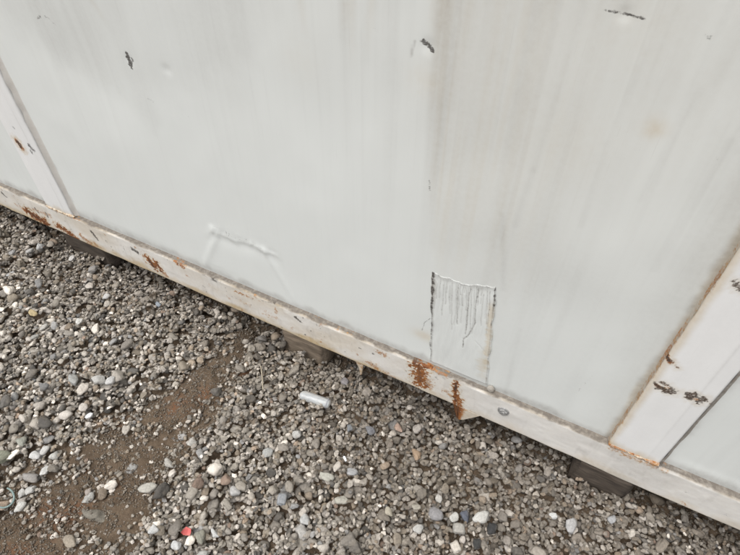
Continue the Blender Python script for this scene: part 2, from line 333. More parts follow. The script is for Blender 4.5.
# ---------------- torn, rippled patch on the middle panel
def patch():
    TL, TR, BR, BL = [wall_at(*p) for p in [(433, 271), (497, 288), (487.5, 384), (430, 360)]]
    U, V = np.meshgrid(np.linspace(0, 1, 150), np.linspace(0, 1, 230))
    X = (TL[0]*(1-U)+TR[0]*U)*(1-V)+(BL[0]*(1-U)+BR[0]*U)*V
    Z = (TL[1]*(1-U)+TR[1]*U)*(1-V)+(BL[1]*(1-U)+BR[1]*U)*V
    X = X+(fbm(V*9, U*0, 5, 3)-.5)*.010*(U < .02)+(fbm(V*9, U*0+3, 6, 3)-.5)*.008*(U > .98)
    Z = Z+((fbm(U*7, V*0, 7, 3)-.5)*.014-.010*np.sin(U*math.pi))*np.clip(1-V*6, 0, 1)
    Y = panel_y(X, Z, XL1, XR0)+relief_centre(X, Z)-.0012-.0012*sstep(.0, .12, V)-.0010*np.sin(np.clip(V, 0, 1)*math.pi)
    Y += ((fbm(X*30, Z*9, 14, 3)-.5)*.003+(fbm(X*140, Z*10, 15, 2)-.5)*.0008*np.clip(1.3-V, 0, 1))*sstep(0, .1, V)
    W = Wear(X, Z); A = wall_at
    def groove(pts, wd, k, dep=.0004):
        nonlocal Y
        P = [A(*p) for p in pts]
        for a, b in zip(P[:-1], P[1:]):
            d, t = seg_d(X+(fbm(X*60, Z*60, 3, 2)-.5)*.003, Z, a, b); Y = Y+dep*np.exp(-(d/(wd*2.2))**2)
            W.add('dark', k*.72*np.clip((wd*1.2*(1+1.2*W.n)-d)/.0026+.5, 0, 1)); W.add('dirt', min(1, k*.70)*np.clip((wd*.85*(1+.8*W.n)-d)/.0030+.5, 0, 1))
    for pts, wd, k in [([(448, 281), (447, 292), (446, 303)], .0012, .5), ([(459, 284), (458, 300), (457.5, 323)], .0014, .62), ([(471, 287), (469, 300), (468, 318), (466, 333)], .0015, .7), ([(479, 288), (476, 302), (475.5, 322), (470, 333), (464, 338), (463, 346)], .0015, .72),
                       ([(483, 289), (481, 295)], .0013, .5), ([(453, 283), (452, 300), (452, 316)], .0010, .4), ([(464, 286), (463, 305), (461, 322)], .0010, .4), ([(440, 276), (439, 296)], .0010, .28), ([(488, 292), (485, 318)], .0009, .3), ([(466, 285), (465, 292)], .001, .5), ([(476, 340), (487, 352)], .0009, .25)]:
        groove(pts, wd, k)
    for i in range(26):
        u0 = .06+.034*i+RNG.uniform(-.02, .02); v1 = RNG.uniform(.12, .55); xa = 433+64*u0; ya = 273+16*u0+RNG.uniform(0, 8)
        groove([(xa, ya), (xa-RNG.uniform(0, 1.5), ya+45*v1), (xa-RNG.uniform(1, 5)*v1*1.6, ya+85*v1)], .0010, RNG.uniform(.42, .62), .0002)
    # cracked borders
    nz = fbm(V*40, U*3, 33, 3)
    lw = np.interp(V, [0, .08, .35, .5, .75, 1], [.004, .0075, .0030, .0045, .003, .0035])/(np.hypot(*(TR-TL)))
    W.add('dark', np.clip(1.05-np.abs(U-.015)/lw*.8-(nz-.5)*1.6, 0, 1)*np.interp(V, [0, .1, .4, 1], [.9, 1, .8, .62]))
    rw = np.interp(V, [0, .06, .14, .18, 1], [.0042, .004, .003, .0012, .0016])/(np.hypot(*(TR-TL)))
    W.add('dark', np.clip(1.05-np.abs(U-.985)/rw*.8-(nz-.5)*1.6, 0, 1)*np.interp(V, [0, .15, .2, .6, 1], [.85, .85, .3, .4, .6]))
    W.add('dirt', .6*np.clip(1.1-np.abs(U-.02)/lw*.65-(nz-.5)*.8, 0, 1)*np.interp(V, [0, .1, .5, 1], [.9, 1, .7, .55])); W.add('dirt', .6*np.clip(1.1-np.abs(U-.98)/.02-(nz-.5)*.8, 0, 1)*np.interp(V, [0, .2, .3, 1], [1, 1, .55, .7]))
    W.plus('yel', .50*sstep(.075, .01, np.abs(U-.955)+(nz-.5)*.10)*sstep(.08, .22, V)*sstep(1.0, .55, V))
    W.plus('yel', .30*sstep(.12, .02, np.abs(U-.90)+(nz-.5)*.16)*sstep(.6, .72, V)*sstep(1.0, .85, V)+.15*sstep(.12, 0, U)*sstep(.03, .1, V)*sstep(.35, .2, V))
    tb = sstep(.050, .0, V+(fbm(U*22, V*20, 44, 3)-.5)*.07); W.add('dark', .40*tb*(.45+.8*fbm(U*14, V*0, 50, 3))); W.add('dirt', .34*sstep(.060, .0, V+(fbm(U*12, V*20, 45, 3)-.5)*.08)*(.3+fbm(U*9, V*0, 51, 3)))
    W.plus('dirt', .07*fbm(X*120, Z*8, 55, 3)+.06*sstep(.12, 0, V)+.02)
    P = np.stack([X, Y, Z], -1)
    # thickness: rim going back into the panel
    rim = np.concatenate([P[0, :], P[1:, -1], P[-1, -2::-1], P[-2:0:-1, 0]], 0); back = rim.copy(); back[:, 1] = YP+.006
    me = grid_mesh('torn_patch', P, {'wear': W.done()})
    o = link('torn_patch', me, M_PANEL, centre)
    bm = bmesh.new(); bm.from_mesh(me); bm.verts.ensure_lookup_table()
    be = [e for e in bm.edges if e.is_boundary]; r = bmesh.ops.extrude_edge_only(bm, edges=be)
    for v in r['geom']:
        if isinstance(v, bmesh.types.BMVert): v.co.y += .006
    bm.to_mesh(me); bm.free()
    tag(o, 'square patch of cracked, wrinkled wall skin with dark torn borders')
patch()

# ---------------- bottom rail: folded section swept along X
def rail():
    xs = axis((-3.735, -2.35, .02), (-2.35, .75, .0023), (.75, 2.33, .02))
    prof = []                                   # (y, z)
    for z in np.linspace(0, .006, 3): prof.append((.010-.0, RB+z*0)) if z == 0 else None
    prof = [(.085, RB+.004), (.040, RB), (.012, RB+.0003), (.005, RB+.001), (.0015, RB+.003)]
    prof += [(0, z) for z in np.linspace(RB+.0065, ZT-.005, 46)]
    prof += [(.0008, ZT-.0025), (.0025, ZT-.0008), (.005, ZT)] + [(y, ZT) for y in np.linspace(.0075, .026, 8)] + [(.05, ZT), (.085, ZT)]
    prof = np.array(prof); n = len(prof)
    X = np.repeat(xs[None, :], n, 0); Y = np.repeat(prof[:, :1], len(xs), 1).copy(); Z = np.repeat(prof[:, 1:], len(xs), 1).copy()
    fr = sstep(.05, 0, Y)                       # how far forward: the back stays put
    Y += fr*((fbm(X*3, Z*0+1, 3, 3)-.5)*.006+(fbm(X*16, Z*22, 4, 3)-.5)*.0026)
    low = sstep(RB+.05, RB, Z); Z += low*fr*((fbm(X*7, Z*0+9, 13, 3)-.5)*.007); top = sstep(ZT-.03, ZT, Z)
    Z -= top*fr*np.abs(fbm(X*9, Z*0+5, 23, 3)-.5)*.008
    W = Wear(X, Z); A = lambda *p: wall_at(*p, y=0)
    front = (np.arange(n)[:, None] < 54)*1.0+0*X; ledge = 1-front
    h = (Z-RB)/.1254
    left = sstep(-.05, -.45, X)
    # ledge dirt, spilling a few mm over the front edge
    W.plus('dirt', ledge*(.74+.40*fbm(X*24, Y*200, 7, 3))); W.plus('yel', ledge*.25*fbm(X*8, Z*0, 6, 3))
    W.plus('dirt', front*.42*sstep(.07, .0, (1-h)+(fbm(X*30, Z*60, 9, 3)-.42)*.16))
    W.add('rust', (front*.62*sstep(.055, .0, (1-h)+(fbm(X*22, Z*40, 19, 3)-.28)*.20))*sstep(.45, .62, fbm(X*5, Z*0, 29, 3)))
    # ochre bleeding along the bottom lip
    W.plus('yel', front*(.30+.42*left)*sstep(.34, .0, h+(fbm(X*14, Z*25, 39, 3)-.45)*.5)+front*.10*left*fbm(X*12, Z*12, 49, 3))
    W.add('rust', front*.60*sstep(.09, .0, h+(fbm(X*26, Z*50, 59, 3)-.32)*.35)*(.45+.55*left))
    W.plus('dirt', front*(.07+.10*fbm(X*10, Z*16, 69, 4))+front*.10*sstep(.62, .8, fbm(X*60, Z*14, 79, 3)))
    W.plus('yel', front*(.17+.24*left*sstep(.3, .7, fbm(X*6, Z*9, 89, 3))+.07*fbm(X*30, Z*18, 99, 3)))
    W.plus('yel', .45*sstep(.05, .0, (1-h)+(fbm(X*40, Z*20, 109, 3)-.5)*.05)); W.plus('dirt', .52*sstep(.06, .0, 1-h)*(.45+fbm(X*35, Z*0, 119, 3)))
    sp_ = fbm(X*85, Z*60, 129, 2); W.add('dark', front*.75*sstep(.80, .90, sp_)*left); W.add('rust', front*.55*sstep(.66, .82, fbm(X*42, Z*34, 139, 3))*left)
    # measured chips and rust
    def ch(kind, lst):
        for (p, wd, k) in lst: W.seg(kind, A(*p[:2]), A(*p[2:]), wd*(1.45 if kind == 'dark' else 1.6), k=k, soft=.007, rough=(1.0 if kind == 'dark' else 1.5))
    ch('rust', [((30, 213, 46, 223), .013, 1), ((24, 210, 32, 214), .008, .7), ((58, 226, 68, 232), .010, .9), ((66, 231, 78, 239), .007, .8), ((82, 236, 90, 243), .008, .6), ((88, 243, 94, 246), .005, .6), ((148, 259, 156, 267), .010, .9), ((156, 262, 161, 270), .007, .9), ((162, 270, 166, 275), .006, .6),
                ((176, 262, 183, 266), .006, .7), ((34, 209, 50, 216), .006, .55), ((418, 366, 419, 384), .012, .85), ((424, 372, 424, 384), .009, .62), ((416, 363, 430, 369), .007, .95), ((430, 369, 446, 376), .005, .6), ((456, 383, 454, 404), .0055, .95), ((458, 398, 459, 407), .007, .8), ((430, 380, 430, 388), .007, .5),
                ((446, 392, 456, 400), .007, .55), ((378, 352, 386, 356), .005, .6), ((368, 362, 376, 366), .006, .6), ((302, 314, 318, 321), .004, .5), ((318, 321, 350, 335), .003, .55), ((240, 300, 250, 305), .005, .4), ((266, 312, 276, 318), .008, .42), ((612, 448, 640, 460), .006, .5), ((640, 460, 664, 470), .006, .5),
                ((46, 204, 62, 212), .007, .62), ((62, 212, 76, 218), .007, .62), ((684, 503, 688, 507), .004, .5), ((236, 291, 252, 298), .004, .6), ((16, 205, 24, 210), .006, .5), ((382, 372, 394, 377), .006, .5)])
    ch('dark', [((2, 193, 6, 197), .0045, 1), ((35, 208, 38, 212), .0035, .9), ((46, 213, 48, 217), .0035, .85), ((92, 232, 95, 236), .0050, 1), ((95, 236, 98, 240), .0040, 1), ((106, 241, 107, 242), .004, .6), ((132, 249, 138, 253), .0050, 1), ((149, 260, 155, 268), .0040, .85), ((157, 262, 159, 266), .003, .7),
                ((178, 263, 179, 264), .004, .7), ((213, 279, 216, 281), .0045, .85), ((204, 286, 205, 287), .003, .55), ((208, 285, 209, 286), .003, .5), ((214, 288, 215, 289), .003, .5), ((296, 317, 301, 321), .0042, 1), ((456, 384, 455, 391), .0028, .9), ((436, 378, 437, 379), .003, .7), ((443, 378, 444, 379), .003, .5), ((446, 389, 452, 391), .0020, .5), ((413, 362, 420, 366), .003, .7),
                ((425, 383, 427, 385), .003, .7), ((687, 492, 688, 493), .0038, .45), ((726, 514, 727, 515), .0042, .45), ((684, 505, 685, 506), .003, .5), ((321, 333, 322, 334), .003, .4), ((160, 270, 162, 272), .003, .8), ((262, 300, 275, 304), .0022, .6), ((32, 214, 40, 219), .003, .75), ((60, 227, 66, 231), .0028, .7), ((616, 447, 618, 449), .0035, .6), ((640, 459, 642, 461), .0035, .6), ((658, 467, 662, 468), .003, .7),
                ((419, 368, 420, 382), .0035, .55), ((382, 374, 383, 375), .003, .6)])
    for p, k in [((470, 388, 500, 408), .28), ((463, 396, 492, 412), .22), ((476, 392, 505, 398), .22), ((570, 446, 600, 448), .16), ((572, 450, 608, 446), .14)]:
        a, b = A(*p[:2]), A(*p[2:]); W.seg('dark', a, b, .0012, k=k, soft=.003, rough=.9)
    # grinder-cleaned joint beside the post
    a, b = A(612, 461), A(605, 470); d, _ = seg_d(X, Z, a, b)
    W.a[..., 0] *= 1-.8*np.exp(-(d/.004)**2); W.plus('dirt', .10*front*sstep(.10, .06, np.abs(X-A(640, 472)[0])))
    for (p, dep) in [((420, 366, 420, 384), .002), ((456, 382, 454, 402), .003)]:
        d, _ = seg_d(X, Z, A(*p[:2]), A(*p[2:])); Y += fr*dep*np.exp(-(d/.006)**2)
    W.a[..., 1] *= 1-.65*ledge*sstep(.35, .6, fbm(X*70, Y*300, 149, 2))
    P = np.stack([X, Y, Z], -1)
    o = link('bottom_rail', grid_mesh('bottom_rail', P, {'wear': W.done()}), M_STEEL, container)
    tag(o, 'cream-white steel rail chipped and stained with rust'); return o
RAIL = rail()

# ---------------- posts
def post(x0, x1, fine, painter):
    wdt = x1-x0; cr = x0+wdt*.74
    prof = [(x0, .030), (x0, .012), (x0+.001, .0045), (x0+.004, .002)] + [(x, .0015) for x in np.linspace(x0+.007, cr, 30 if fine else 4)] + [(x, .0015+(x-cr)*.12) for x in np.linspace(cr+.002, x1-.004, 12 if fine else 2)] + [(x1-.001, .0085), (x1, .012), (x1, .030)]
    prof = np.array(prof); zs = axis((ZT+.0005, 1.15, .0032 if fine else .06), (1.15, TOP, .06)); n = len(prof)
    X = np.repeat(prof[None, :, 0], len(zs), 0); Y = np.repeat(prof[None, :, 1], len(zs), 0).copy(); Z = np.repeat(zs[:, None], n, 1)
    Y += sstep(.03, .0, Y)*((fbm(Z*3, X*4+x0, 3, 2)-.5)*.003+(fbm(Z*14, X*25, 5, 2)-.5)*.001)
    W = Wear(X, Z)
    W.plus('dirt', .05+.06*fbm(X*40, Z*2, 7, 3)); W.plus('dirt', .14*np.exp(-((X-cr)/.0025)**2)*vnoise(Z*12, X*3, 8))
    W.plus('dirt', .25*sstep(.006, .0, x1-X+(fbm(Z*20, X*0, 18, 3)-.5)*.006))
    base = Z-ZT
    W.add('rust', .75*sstep(.010, .0, base+(fbm(X*60, Z*40, 28, 3)-.4)*.016)); W.plus('yel', .65*sstep(.034, .0, base+(fbm(X*40, Z*20, 38, 3)-.4)*.03))
    painter(W, x0, x1)
    o = link('post', grid_mesh('post', np.stack([X, Y, Z], -1), {'wear': W.done()}), M_STEEL, container)
    return o
def paint_post_r(W, x0, x1):
    A = lambda *p: wall_at(*p, y=.002)
    e = W.X-x0+(fbm(W.Z*30, W.X*10, 91, 3)-.4)*.008
    W.add('rust', .50*sstep(.0028, .0, e)); W.plus('yel', .6*sstep(.020, .001, e))
    for (p, wd, k) in [((661, 388, 668, 391), .0062, .9), ((663, 383, 672, 390), .0050, .8), ((672, 390, 675, 392), .005, .9), ((689, 396, 700, 400), .0070, .95), ((688, 394, 696, 394), .0055, .9), ((699, 402, 705, 399), .0060, .95), ((668, 358, 670, 361), .0042, .9), ((676, 366, 677, 367), .0036, .6), ((655, 383, 659, 386), .0036, .95),
                       ((733, 281, 734, 281), .0035, .9), ((733, 285, 734, 285), .003, .9), ((738, 284, 742, 288), .006, .9), ((711, 406, 713, 405), .003, .7)]:
        W.seg('dark', A(*p[:2]), A(*p[2:]), wd*1.25, k=k, soft=.0040, rough=1.2); W.seg('rust', A(*p[:2]), A(*p[2:]), wd*1.1, k=.55, soft=.004, rough=1.2)
    for p in [(667, 387), (696, 399)]:
        c = A(*p); d = np.hypot(W.X-c[0], W.Z-c[1]); W.a[..., 2] *= 1-.92*sstep(.0065, .002, d)
    W.seg('rust', A(667, 357), A(670, 362), .006, k=.8, soft=.004); W.seg('rust', A(656, 384), A(660, 387), .005, k=.8, soft=.004)
def paint_post_l(W, x0, x1):
    A = lambda *p: wall_at(*p, y=.002)
    for (p, wd, k) in [((18, 142, 21, 147), .0085, .9), ((29, 145, 33, 150), .0080, .8), ((31, 151, 32, 153), .007, .7), ((13, 127, 14, 128), .005, .6)]:
        W.seg('dark', A(*p[:2]), A(*p[2:]), wd, k=k, soft=.005, rough=1.0)
    W.seg('rust', A(17, 141), A(22, 148), .011, k=.75, soft=.006)
    W.plus('dirt', .18*sstep(.014, 0, x1-W.X+(fbm(W.Z*12, W.X*8, 93, 3)-.5)*.01))
POST_R = post(XR0, XR1, True, paint_post_r); POST_L = post(XL0, XL1, True, paint_post_l)
post(-3.735, -3.60, False, lambda *a: None); post(2.21, 2.33, False, lambda *a: None)

# weld beads where posts meet the rail, rusted
def bead(parent, x0, x1, r, mat_wear, seed):
    xs = np.linspace(x0, x1, 60); th = np.linspace(0, 2*math.pi, 11)[:-1]
    R = r*(.65+.9*vnoise(xs*160, xs*0, seed)); X = np.repeat(xs[None], 10, 0)+(RNG.random((10, 60))-.5)*.001
    Y = .004+np.cos(th)[:, None]*R[None]; Z = ZT+.002+np.sin(th)[:, None]*R[None]*.8
    a = np.zeros(X.shape+(4,)); a[..., 1] = mat_wear*(.35+.7*vnoise(X*90, th[:, None]*2, seed+3)); a[..., 3] = .75; a[..., 0] = .2
    return link('weld_bead', grid_mesh('weld_bead', np.stack([X, Y, Z], -1), {'wear': a}, close=True), M_STEEL, parent)
bead(POST_R, XR0+.001, XR1-.002, .0050, .8, 3); bead(POST_L, XL0+.001, XL1+.006, .0055, .6, 9)

# sealant fillets between posts and panels
def sealant(parent, x, sgn, width, depth, wearf, mat=None):
    zs = axis((ZT, 1.2, .006), (1.2, TOP, .05)); u = np.linspace(0, 1, 7)
    wv = width*(.8+.5*fbm(zs*14, zs*0, int(abs(x)*100), 3))
    X = x+sgn*u[None]*wv[:, None]; Y = (YP+.001-depth*(1-u[None])**2*(.8+.4*vnoise(zs*30, zs*0, 5)[:, None])); Z = np.repeat(zs[:, None], 7, 1)
    a = wearf(X, Z)
    me = grid_mesh('sealant_strip', np.stack([X, Y+0*Z, Z], -1), {'wear': a}, flip=(sgn < 0))
    return link('sealant_strip', me, mat or M_STEEL, parent)
def wr_rust(X, Z):
    a = np.zeros(X.shape+(4,)); n = fbm(Z*22, X*50, 4, 4); a[..., 1] = .42+.7*(n-.45); a[..., 2] = .40*sstep(.5, .75, fbm(Z*9, X*30, 14, 3)); a[..., 0] = .45; a[..., 3] = .6; return np.clip(a, 0, 1)
def wr_caulk(X, Z):
    a = np.zeros(X.shape+(4,)); a[..., 0] = .08+.14*fbm(Z*12, X*60, 7, 3); a[..., 3] = .26; return a
def wr_dark(X, Z):
    a = np.zeros(X.shape+(4,)); a[..., 0] = .65+.35*fbm(Z*12, X*60, 7, 3); a[..., 1] = .25*fbm(Z*15, X*30, 9, 3); a[..., 3] = .3; return np.clip(a, 0, 1)
sealant(centre, XR0, -1, .0036, .012, wr_rust); sealant(centre, XL1, 1, .016, .013, wr_caulk)
pans = [o for o in container.children if o.name.startswith('wall_panel')]
sealant(pans[2], XR1, 1, .012, .010, wr_dark); sealant(pans[1], XL0, -1, .010, .010, wr_caulk)

# ---------------- fittings on the rail
def bolt():
    c = wall_at(503.5, 411, 0); bm = bmesh.new()
    def cyl(r0, r1, y0, y1, seg):
        r = bmesh.ops.create_cone(bm, cap_ends=True, segments=seg, radius1=r0, radius2=r1, depth=abs(y1-y0))
        bmesh.ops.rotate(bm, verts=r['verts'], matrix=Matrix.Rotation(math.radians(90), 3, 'X')); bmesh.ops.translate(bm, verts=r['verts'], vec=(c[0], (y0+y1)/2, c[1]))
    cyl(.0165, .0155, .003, -.0025, 28); cyl(.0125, .0115, -.002, -.0075, 6); cyl(.0060, .0050, -.007, -.0095, 14)
    me = bpy.data.meshes.new('bolt'); bm.to_mesh(me); bm.free(); return link('bolt', me, M_BOLT, RAIL)
bolt()
def plate(name, pts, y, th, mat, parent, wear=None, n=1):
    """flat plate from an outline in (x, z), thickness th towards +y; pts may carry own y offset"""
    V = [(p[0], y+(p[2] if len(p) > 2 else 0), p[1]) for p in pts]+[(p[0], y+th+(p[2] if len(p) > 2 else 0), p[1]) for p in pts]; k = len(pts)
    bm = bmesh.new(); vs = [bm.verts.new(v) for v in V]
    bm.faces.new(vs[:k]); bm.faces.new(vs[k:][::-1])
    for i in range(k): bm.faces.new([vs[i], vs[k+i], vs[k+(i+1) % k], vs[(i+1) % k]])
    bmesh.ops.recalc_face_normals(bm, faces=bm.faces); bmesh.ops.bevel(bm, geom=list(bm.edges), offset=.0012, segments=1, affect='EDGES')
    bmesh.ops.triangulate(bm, faces=bm.faces); bmesh.ops.subdivide_edges(bm, edges=bm.edges, cuts=4, use_grid_fill=True)
    me = bpy.data.meshes.new(name); bm.to_mesh(me); bm.free()
    if wear:
        c = np.empty(len(me.vertices)*3, np.float32); me.vertices.foreach_get('co', c); c = c.reshape(-1, 3)
        a = me.attributes.new('wear', 'FLOAT_COLOR', 'POINT'); a.data.foreach_set('color', np.ascontiguousarray(np.clip(wear(c), 0, 1), np.float32).ravel())
    return link(name, me, mat, parent)
def w_spike(c):
    a = np.zeros((len(c), 4)); n = fbm(c[:, 0]*120, c[:, 2]*120, 5, 3); a[:, 3] = .75; a[:, 1] = .25+.5*n; a[:, 0] = .15; return a
plate('flange_tab', [(-.492, RB+.004), (-.458, RB+.004), (-.462, RB-.020), (-.467, RB-.066), (-.472, RB-.070), (-.477, RB-.03), (-.486, RB-.010)], .006, .004, M_STEEL, RAIL, w_spike)
def w_gus(c):
    a = np.zeros((len(c), 4)); n = fbm(c[:, 0]*90, c[:, 2]*90, 5, 3); x = c[:, 0]
    a[:, 1] = sstep(-.118, -.150, x+(n-.5)*.03)*(.75+.4*n)+.18*n; a[:, 3] = .65; a[:, 0] = .12+.2*n; return a
br = plate('bracket', [(-.150, RB+.004, .0), (-.084, RB+.004, .0), (-.092, RB-.008, .0), (-.128, RB-.056, .0), (-.143, RB-.066, .0)], .001, .007, M_STEEL, RAIL, w_gus)
plate('bracket_fold', [(-.186, RB+.004, .034), (-.1515, RB+.004, .001), (-.1450, RB-.066, .001), (-.162, RB-.056, .020), (-.176, RB-.030, .030)], .000, .006, M_RUSTY, br)
# little blob of sealant standing on the ledge
bm = bmesh.new(); bmesh.ops.create_icosphere(bm, subdivisions=2, radius=.010); c = wall_at(491.5, 386, .012)
for v in bm.verts: v.co = Vector((v.co.x*1.1+c[0], v.co.y*.8+.013, v.co.z*1.2+ZT+.007)) + Vector((random.uniform(-1, 1), random.uniform(-1, 1), random.uniform(-1, 1)))*.001
me = bpy.data.meshes.new('sealant_blob'); bm.to_mesh(me); bm.free(); link('sealant_blob', me, M_RUBBER, RAIL)

# ---------------- the rest of the box
X0, X1, Y1 = -3.735, 2.33, 2.40
box_obj('top_rail', (X0, X1, .0, .085, TOP+.001, TOP+.13), M_STEEL, container)
box_obj('roof', (X0+.01, X1-.01, .02, Y1-.01, TOP+.125, TOP+.16), M_PANEL, container)
box_obj('end_wall', (X0+.004, X0+.05, .04, Y1-.03, RB+.02, TOP+.12), M_PANEL, container)
box_obj('end_wall', (X1-.05, X1-.004, .04, Y1-.03, RB+.02, TOP+.12), M_PANEL, container)
box_obj('back_wall', (X0+.006, X1-.006, Y1-.06, Y1, RB+.002, TOP+.121), M_PANEL, container)
box_obj('floor', (X0+.06, X1-.06, .09, Y1-.07, RB+.05, RB+.11), M_INNER, container)

# ------------------------------------------------------------------ ground and gravel
TRACK = np.array([ground_at(*p) for p in [(-60, 610), (18, 550), (105, 475), (165, 425), (212, 372), (245, 330)]])
TW = [.205, .180, .142, .112, .072, .016]
def track_mask(x, y):
    m = np.zeros(np.shape(x)); wob = (fbm(np.asarray(x)*9, np.asarray(y)*9, 201, 3)-.5)*.10
    for i in range(len(TRACK)-1):
        d, t = seg_d(x, y, TRACK[i], TRACK[i+1]); wv = TW[i]+(TW[i+1]-TW[i])*t
        m = np.maximum(m, sstep(wv*1.45, wv*.45, d+wob))
    return m*(.30+.70*sstep(.34, .54, fbm(np.asarray(x)*13, np.asarray(y)*13, 205, 3)))
def fine_mask(x, y):                          # finer, earthier gravel beside the rail towards the right
    x = np.asarray(x); y = np.asarray(y)
    return np.clip(sstep(-.95, -.25, x+(fbm(x*5, y*5, 211, 3)-.5)*.5)*.75*sstep(-.75, -.25, y+x*.15)+.55*sstep(-.30, -.04, y+(fbm(x*7, y*7, 221, 3)-.5)*.2), 0, 1)
def base_h(x, y): return -.010-.034*sstep(-.05, .05, np.asarray(y))+.015*track_mask(x, y)+(fbm(np.asarray(x)*4, np.asarray(y)*4, 231, 3)-.5)*.012+.004*fine_mask(x, y)

gx = np.unique(np.concatenate([np.array([-150, -60, -25, -12, -7, -5, -4]), np.arange(-3.4, -2.4, .04), np.arange(-2.4, 1.0, .0075), np.arange(1.0, 2.4, .04), np.array([3, 4, 6, 10, 20, 50, 150])]).round(5))
gy = np.unique(np.concatenate([np.array([-150, -60, -25, -12, -6, -4]), np.arange(-3, -1.1, .05), np.arange(-1.1, .12, .0075), np.arange(.12, .6, .04), np.array([.8, 1.5, 2.5, 4, 8, 20, 50, 150])]).round(5))
GX, GY = np.meshgrid(gx, gy); core = sstep(6, 2.6, np.hypot(GX+.6, GY+.3))
GZ = base_h(GX, GY)+(fbm(GX*55, GY*55, 241, 4)-.5)*.010+(fbm(GX*18, GY*18, 251, 3)-.5)*.008; GZ = GZ*core-.004*(1-core)
wear = np.zeros(GX.shape+(4,)); tm = track_mask(GX, GY)
for px, py, r in [(118, 417, .030), (176, 404, .050), (168, 416, .03), (84, 470, .02), (62, 522, .055), (78, 508, .04), (40, 515, .05), (110, 488, .03), (205, 395, .04), (245, 372, .03), (300, 380, .05), (330, 385, .03), (20, 545, .05)]:
    c = ground_at(px, py); wear[..., 1] = np.maximum(wear[..., 1], .80*np.exp(-((np.hypot(GX-c[0], GY-c[1])/(r*.78))**2))*sstep(.3, .6, fbm(GX*40, GY*40, 261, 3)))
ground = link('ground', grid_mesh('ground', np.stack([GX, GY, GZ], -1), {'wear': wear}), M_SOIL)
tag(ground, 'brown gritty soil strewn with grey gravel', kind='structure')

# stone shapes: spheres cut by random planes, edges eased
def ico(sub):
    bm = bmesh.new(); bmesh.ops.create_icosphere(bm, subdivisions=sub, radius=1); V = np.array([v.co[:] for v in bm.verts]); F = np.array([[v.index for v in f.verts] for f in bm.faces]); bm.free(); return V, F
def make_templates(sub, n, nz):
    V, F = ico(sub) if sub else (np.array([[1, 0, 0], [-1, 0, 0], [0, 1, 0], [0, -1, 0], [0, 0, 1], [0, 0, -1]], float), np.array([[0, 2, 4], [2, 1, 4], [1, 3, 4], [3, 0, 4], [2, 0, 5], [1, 2, 5], [3, 1, 5], [0, 3, 5]]))
    out = []
    for i in range(n):
        N = RNG.normal(size=(nz, 3)); N /= np.linalg.norm(N, axis=1)[:, None]; D = RNG.uniform(.42, .92, nz)
        c = np.maximum(V@N.T, 1e-3); rr = D[None]/c; k = RNG.uniform(12, 40)
        r = (np.sum(np.minimum(1/rr, 50)**k, 1)+1.0)**(-1/k)
        P = V*r[:, None]; P = P*(1+.10*np.sin(V@RNG.normal(size=(3, 3))*2.6+RNG.uniform(0, 6, 3)).sum(1, keepdims=True)/1.7); P += RNG.normal(size=P.shape)*.028; P -= (P.max(0)+P.min(0))/2; P /= np.abs(P).max(0); out.append(P)
    return np.array(out), F
T3 = make_templates(3, 32, 9); T2 = make_templates(2, 40, 8); T1 = make_templates(1, 40, 7); T0 = make_templates(0, 16, 6)

def rot_zt(yaw, tx, ty):
    c, s = np.cos(yaw), np.sin(yaw); o, i = np.zeros_like(c), np.ones_like(c)
    Rz = np.stack([np.stack([c, -s, o], -1), np.stack([s, c, o], -1), np.stack([o, o, i], -1)], -2)
    c, s = np.cos(tx), np.sin(tx); Rx = np.stack([np.stack([i, o, o], -1), np.stack([o, c, -s], -1), np.stack([o, s, c], -1)], -2)
    c, s = np.cos(ty), np.sin(ty); Ry = np.stack([np.stack([c, o, s], -1), np.stack([o, i, o], -1), np.stack([-s, o, c], -1)], -2)
    return Rz@Rx@Ry
def stone_cols(n, dusty):
    """dusty 0..1 per stone: earth-stained stones are browner and darker"""
    pal = np.array([(.235, .228, .210), (.31, .302, .285), (.17, .165, .155), (.19, .175, .15), (.43, .42, .40), (.085, .085, .083), (.60, .59, .56), (.23, .20, .165), (.20, .21, .22), (.29, .24, .195), (.37, .362, .35), (.20, .155, .13)])
    pr = np.array([.19, .17, .16, .09, .10, .08, .045, .06, .05, .018, .10, .014]); c = pal[RNG.choice(len(pal), n, p=pr/pr.sum())]
    c = c*np.array([1.18, 1.105, 1.02])*RNG.uniform(.62, 1.25, (n, 1)); d = np.asarray(dusty)[:, None]*RNG.uniform(.2, 1, (n, 1))
    return c*(1-.68*d)+np.array([.150, .119, .086])*.68*d

RES = .0026; HX0, HX1, HY0, HY1 = -3.1, 1.8, -1.85, .45
hx = np.arange(HX0, HX1, RES); hy = np.arange(HY0, HY1, RES); H = base_h(*np.meshgrid(hx, hy)); H0 = H.copy()
def drop(x, y, a, b, c, yaw, sink):
    """rest an ellipsoid on what already lies there; returns its centre height"""
    r = max(a, b); i0, i1 = int((x-r-HX0)/RES), int((x+r-HX0)/RES)+2; j0, j1 = int((y-r-HY0)/RES), int((y+r-HY0)/RES)+2
    i0, j0 = max(i0, 0), max(j0, 0); sub = H[j0:j1, i0:i1]
    if sub.size == 0: return None
    dx = hx[i0:i0+sub.shape[1]]-x; dy = (hy[j0:j0+sub.shape[0]]-y)[:, None]; cs, sn = math.cos(yaw), math.sin(yaw)
    q = 1-((dx*cs+dy*sn)/a)**2-((-dx*sn+dy*cs)/b)**2; k = q > 0
    if not k.any(): return None
    s = c*np.sqrt(q[k]); z = float((sub[k]+s).max())-sink*c
    sub[k] = np.maximum(sub[k], z+s); return z

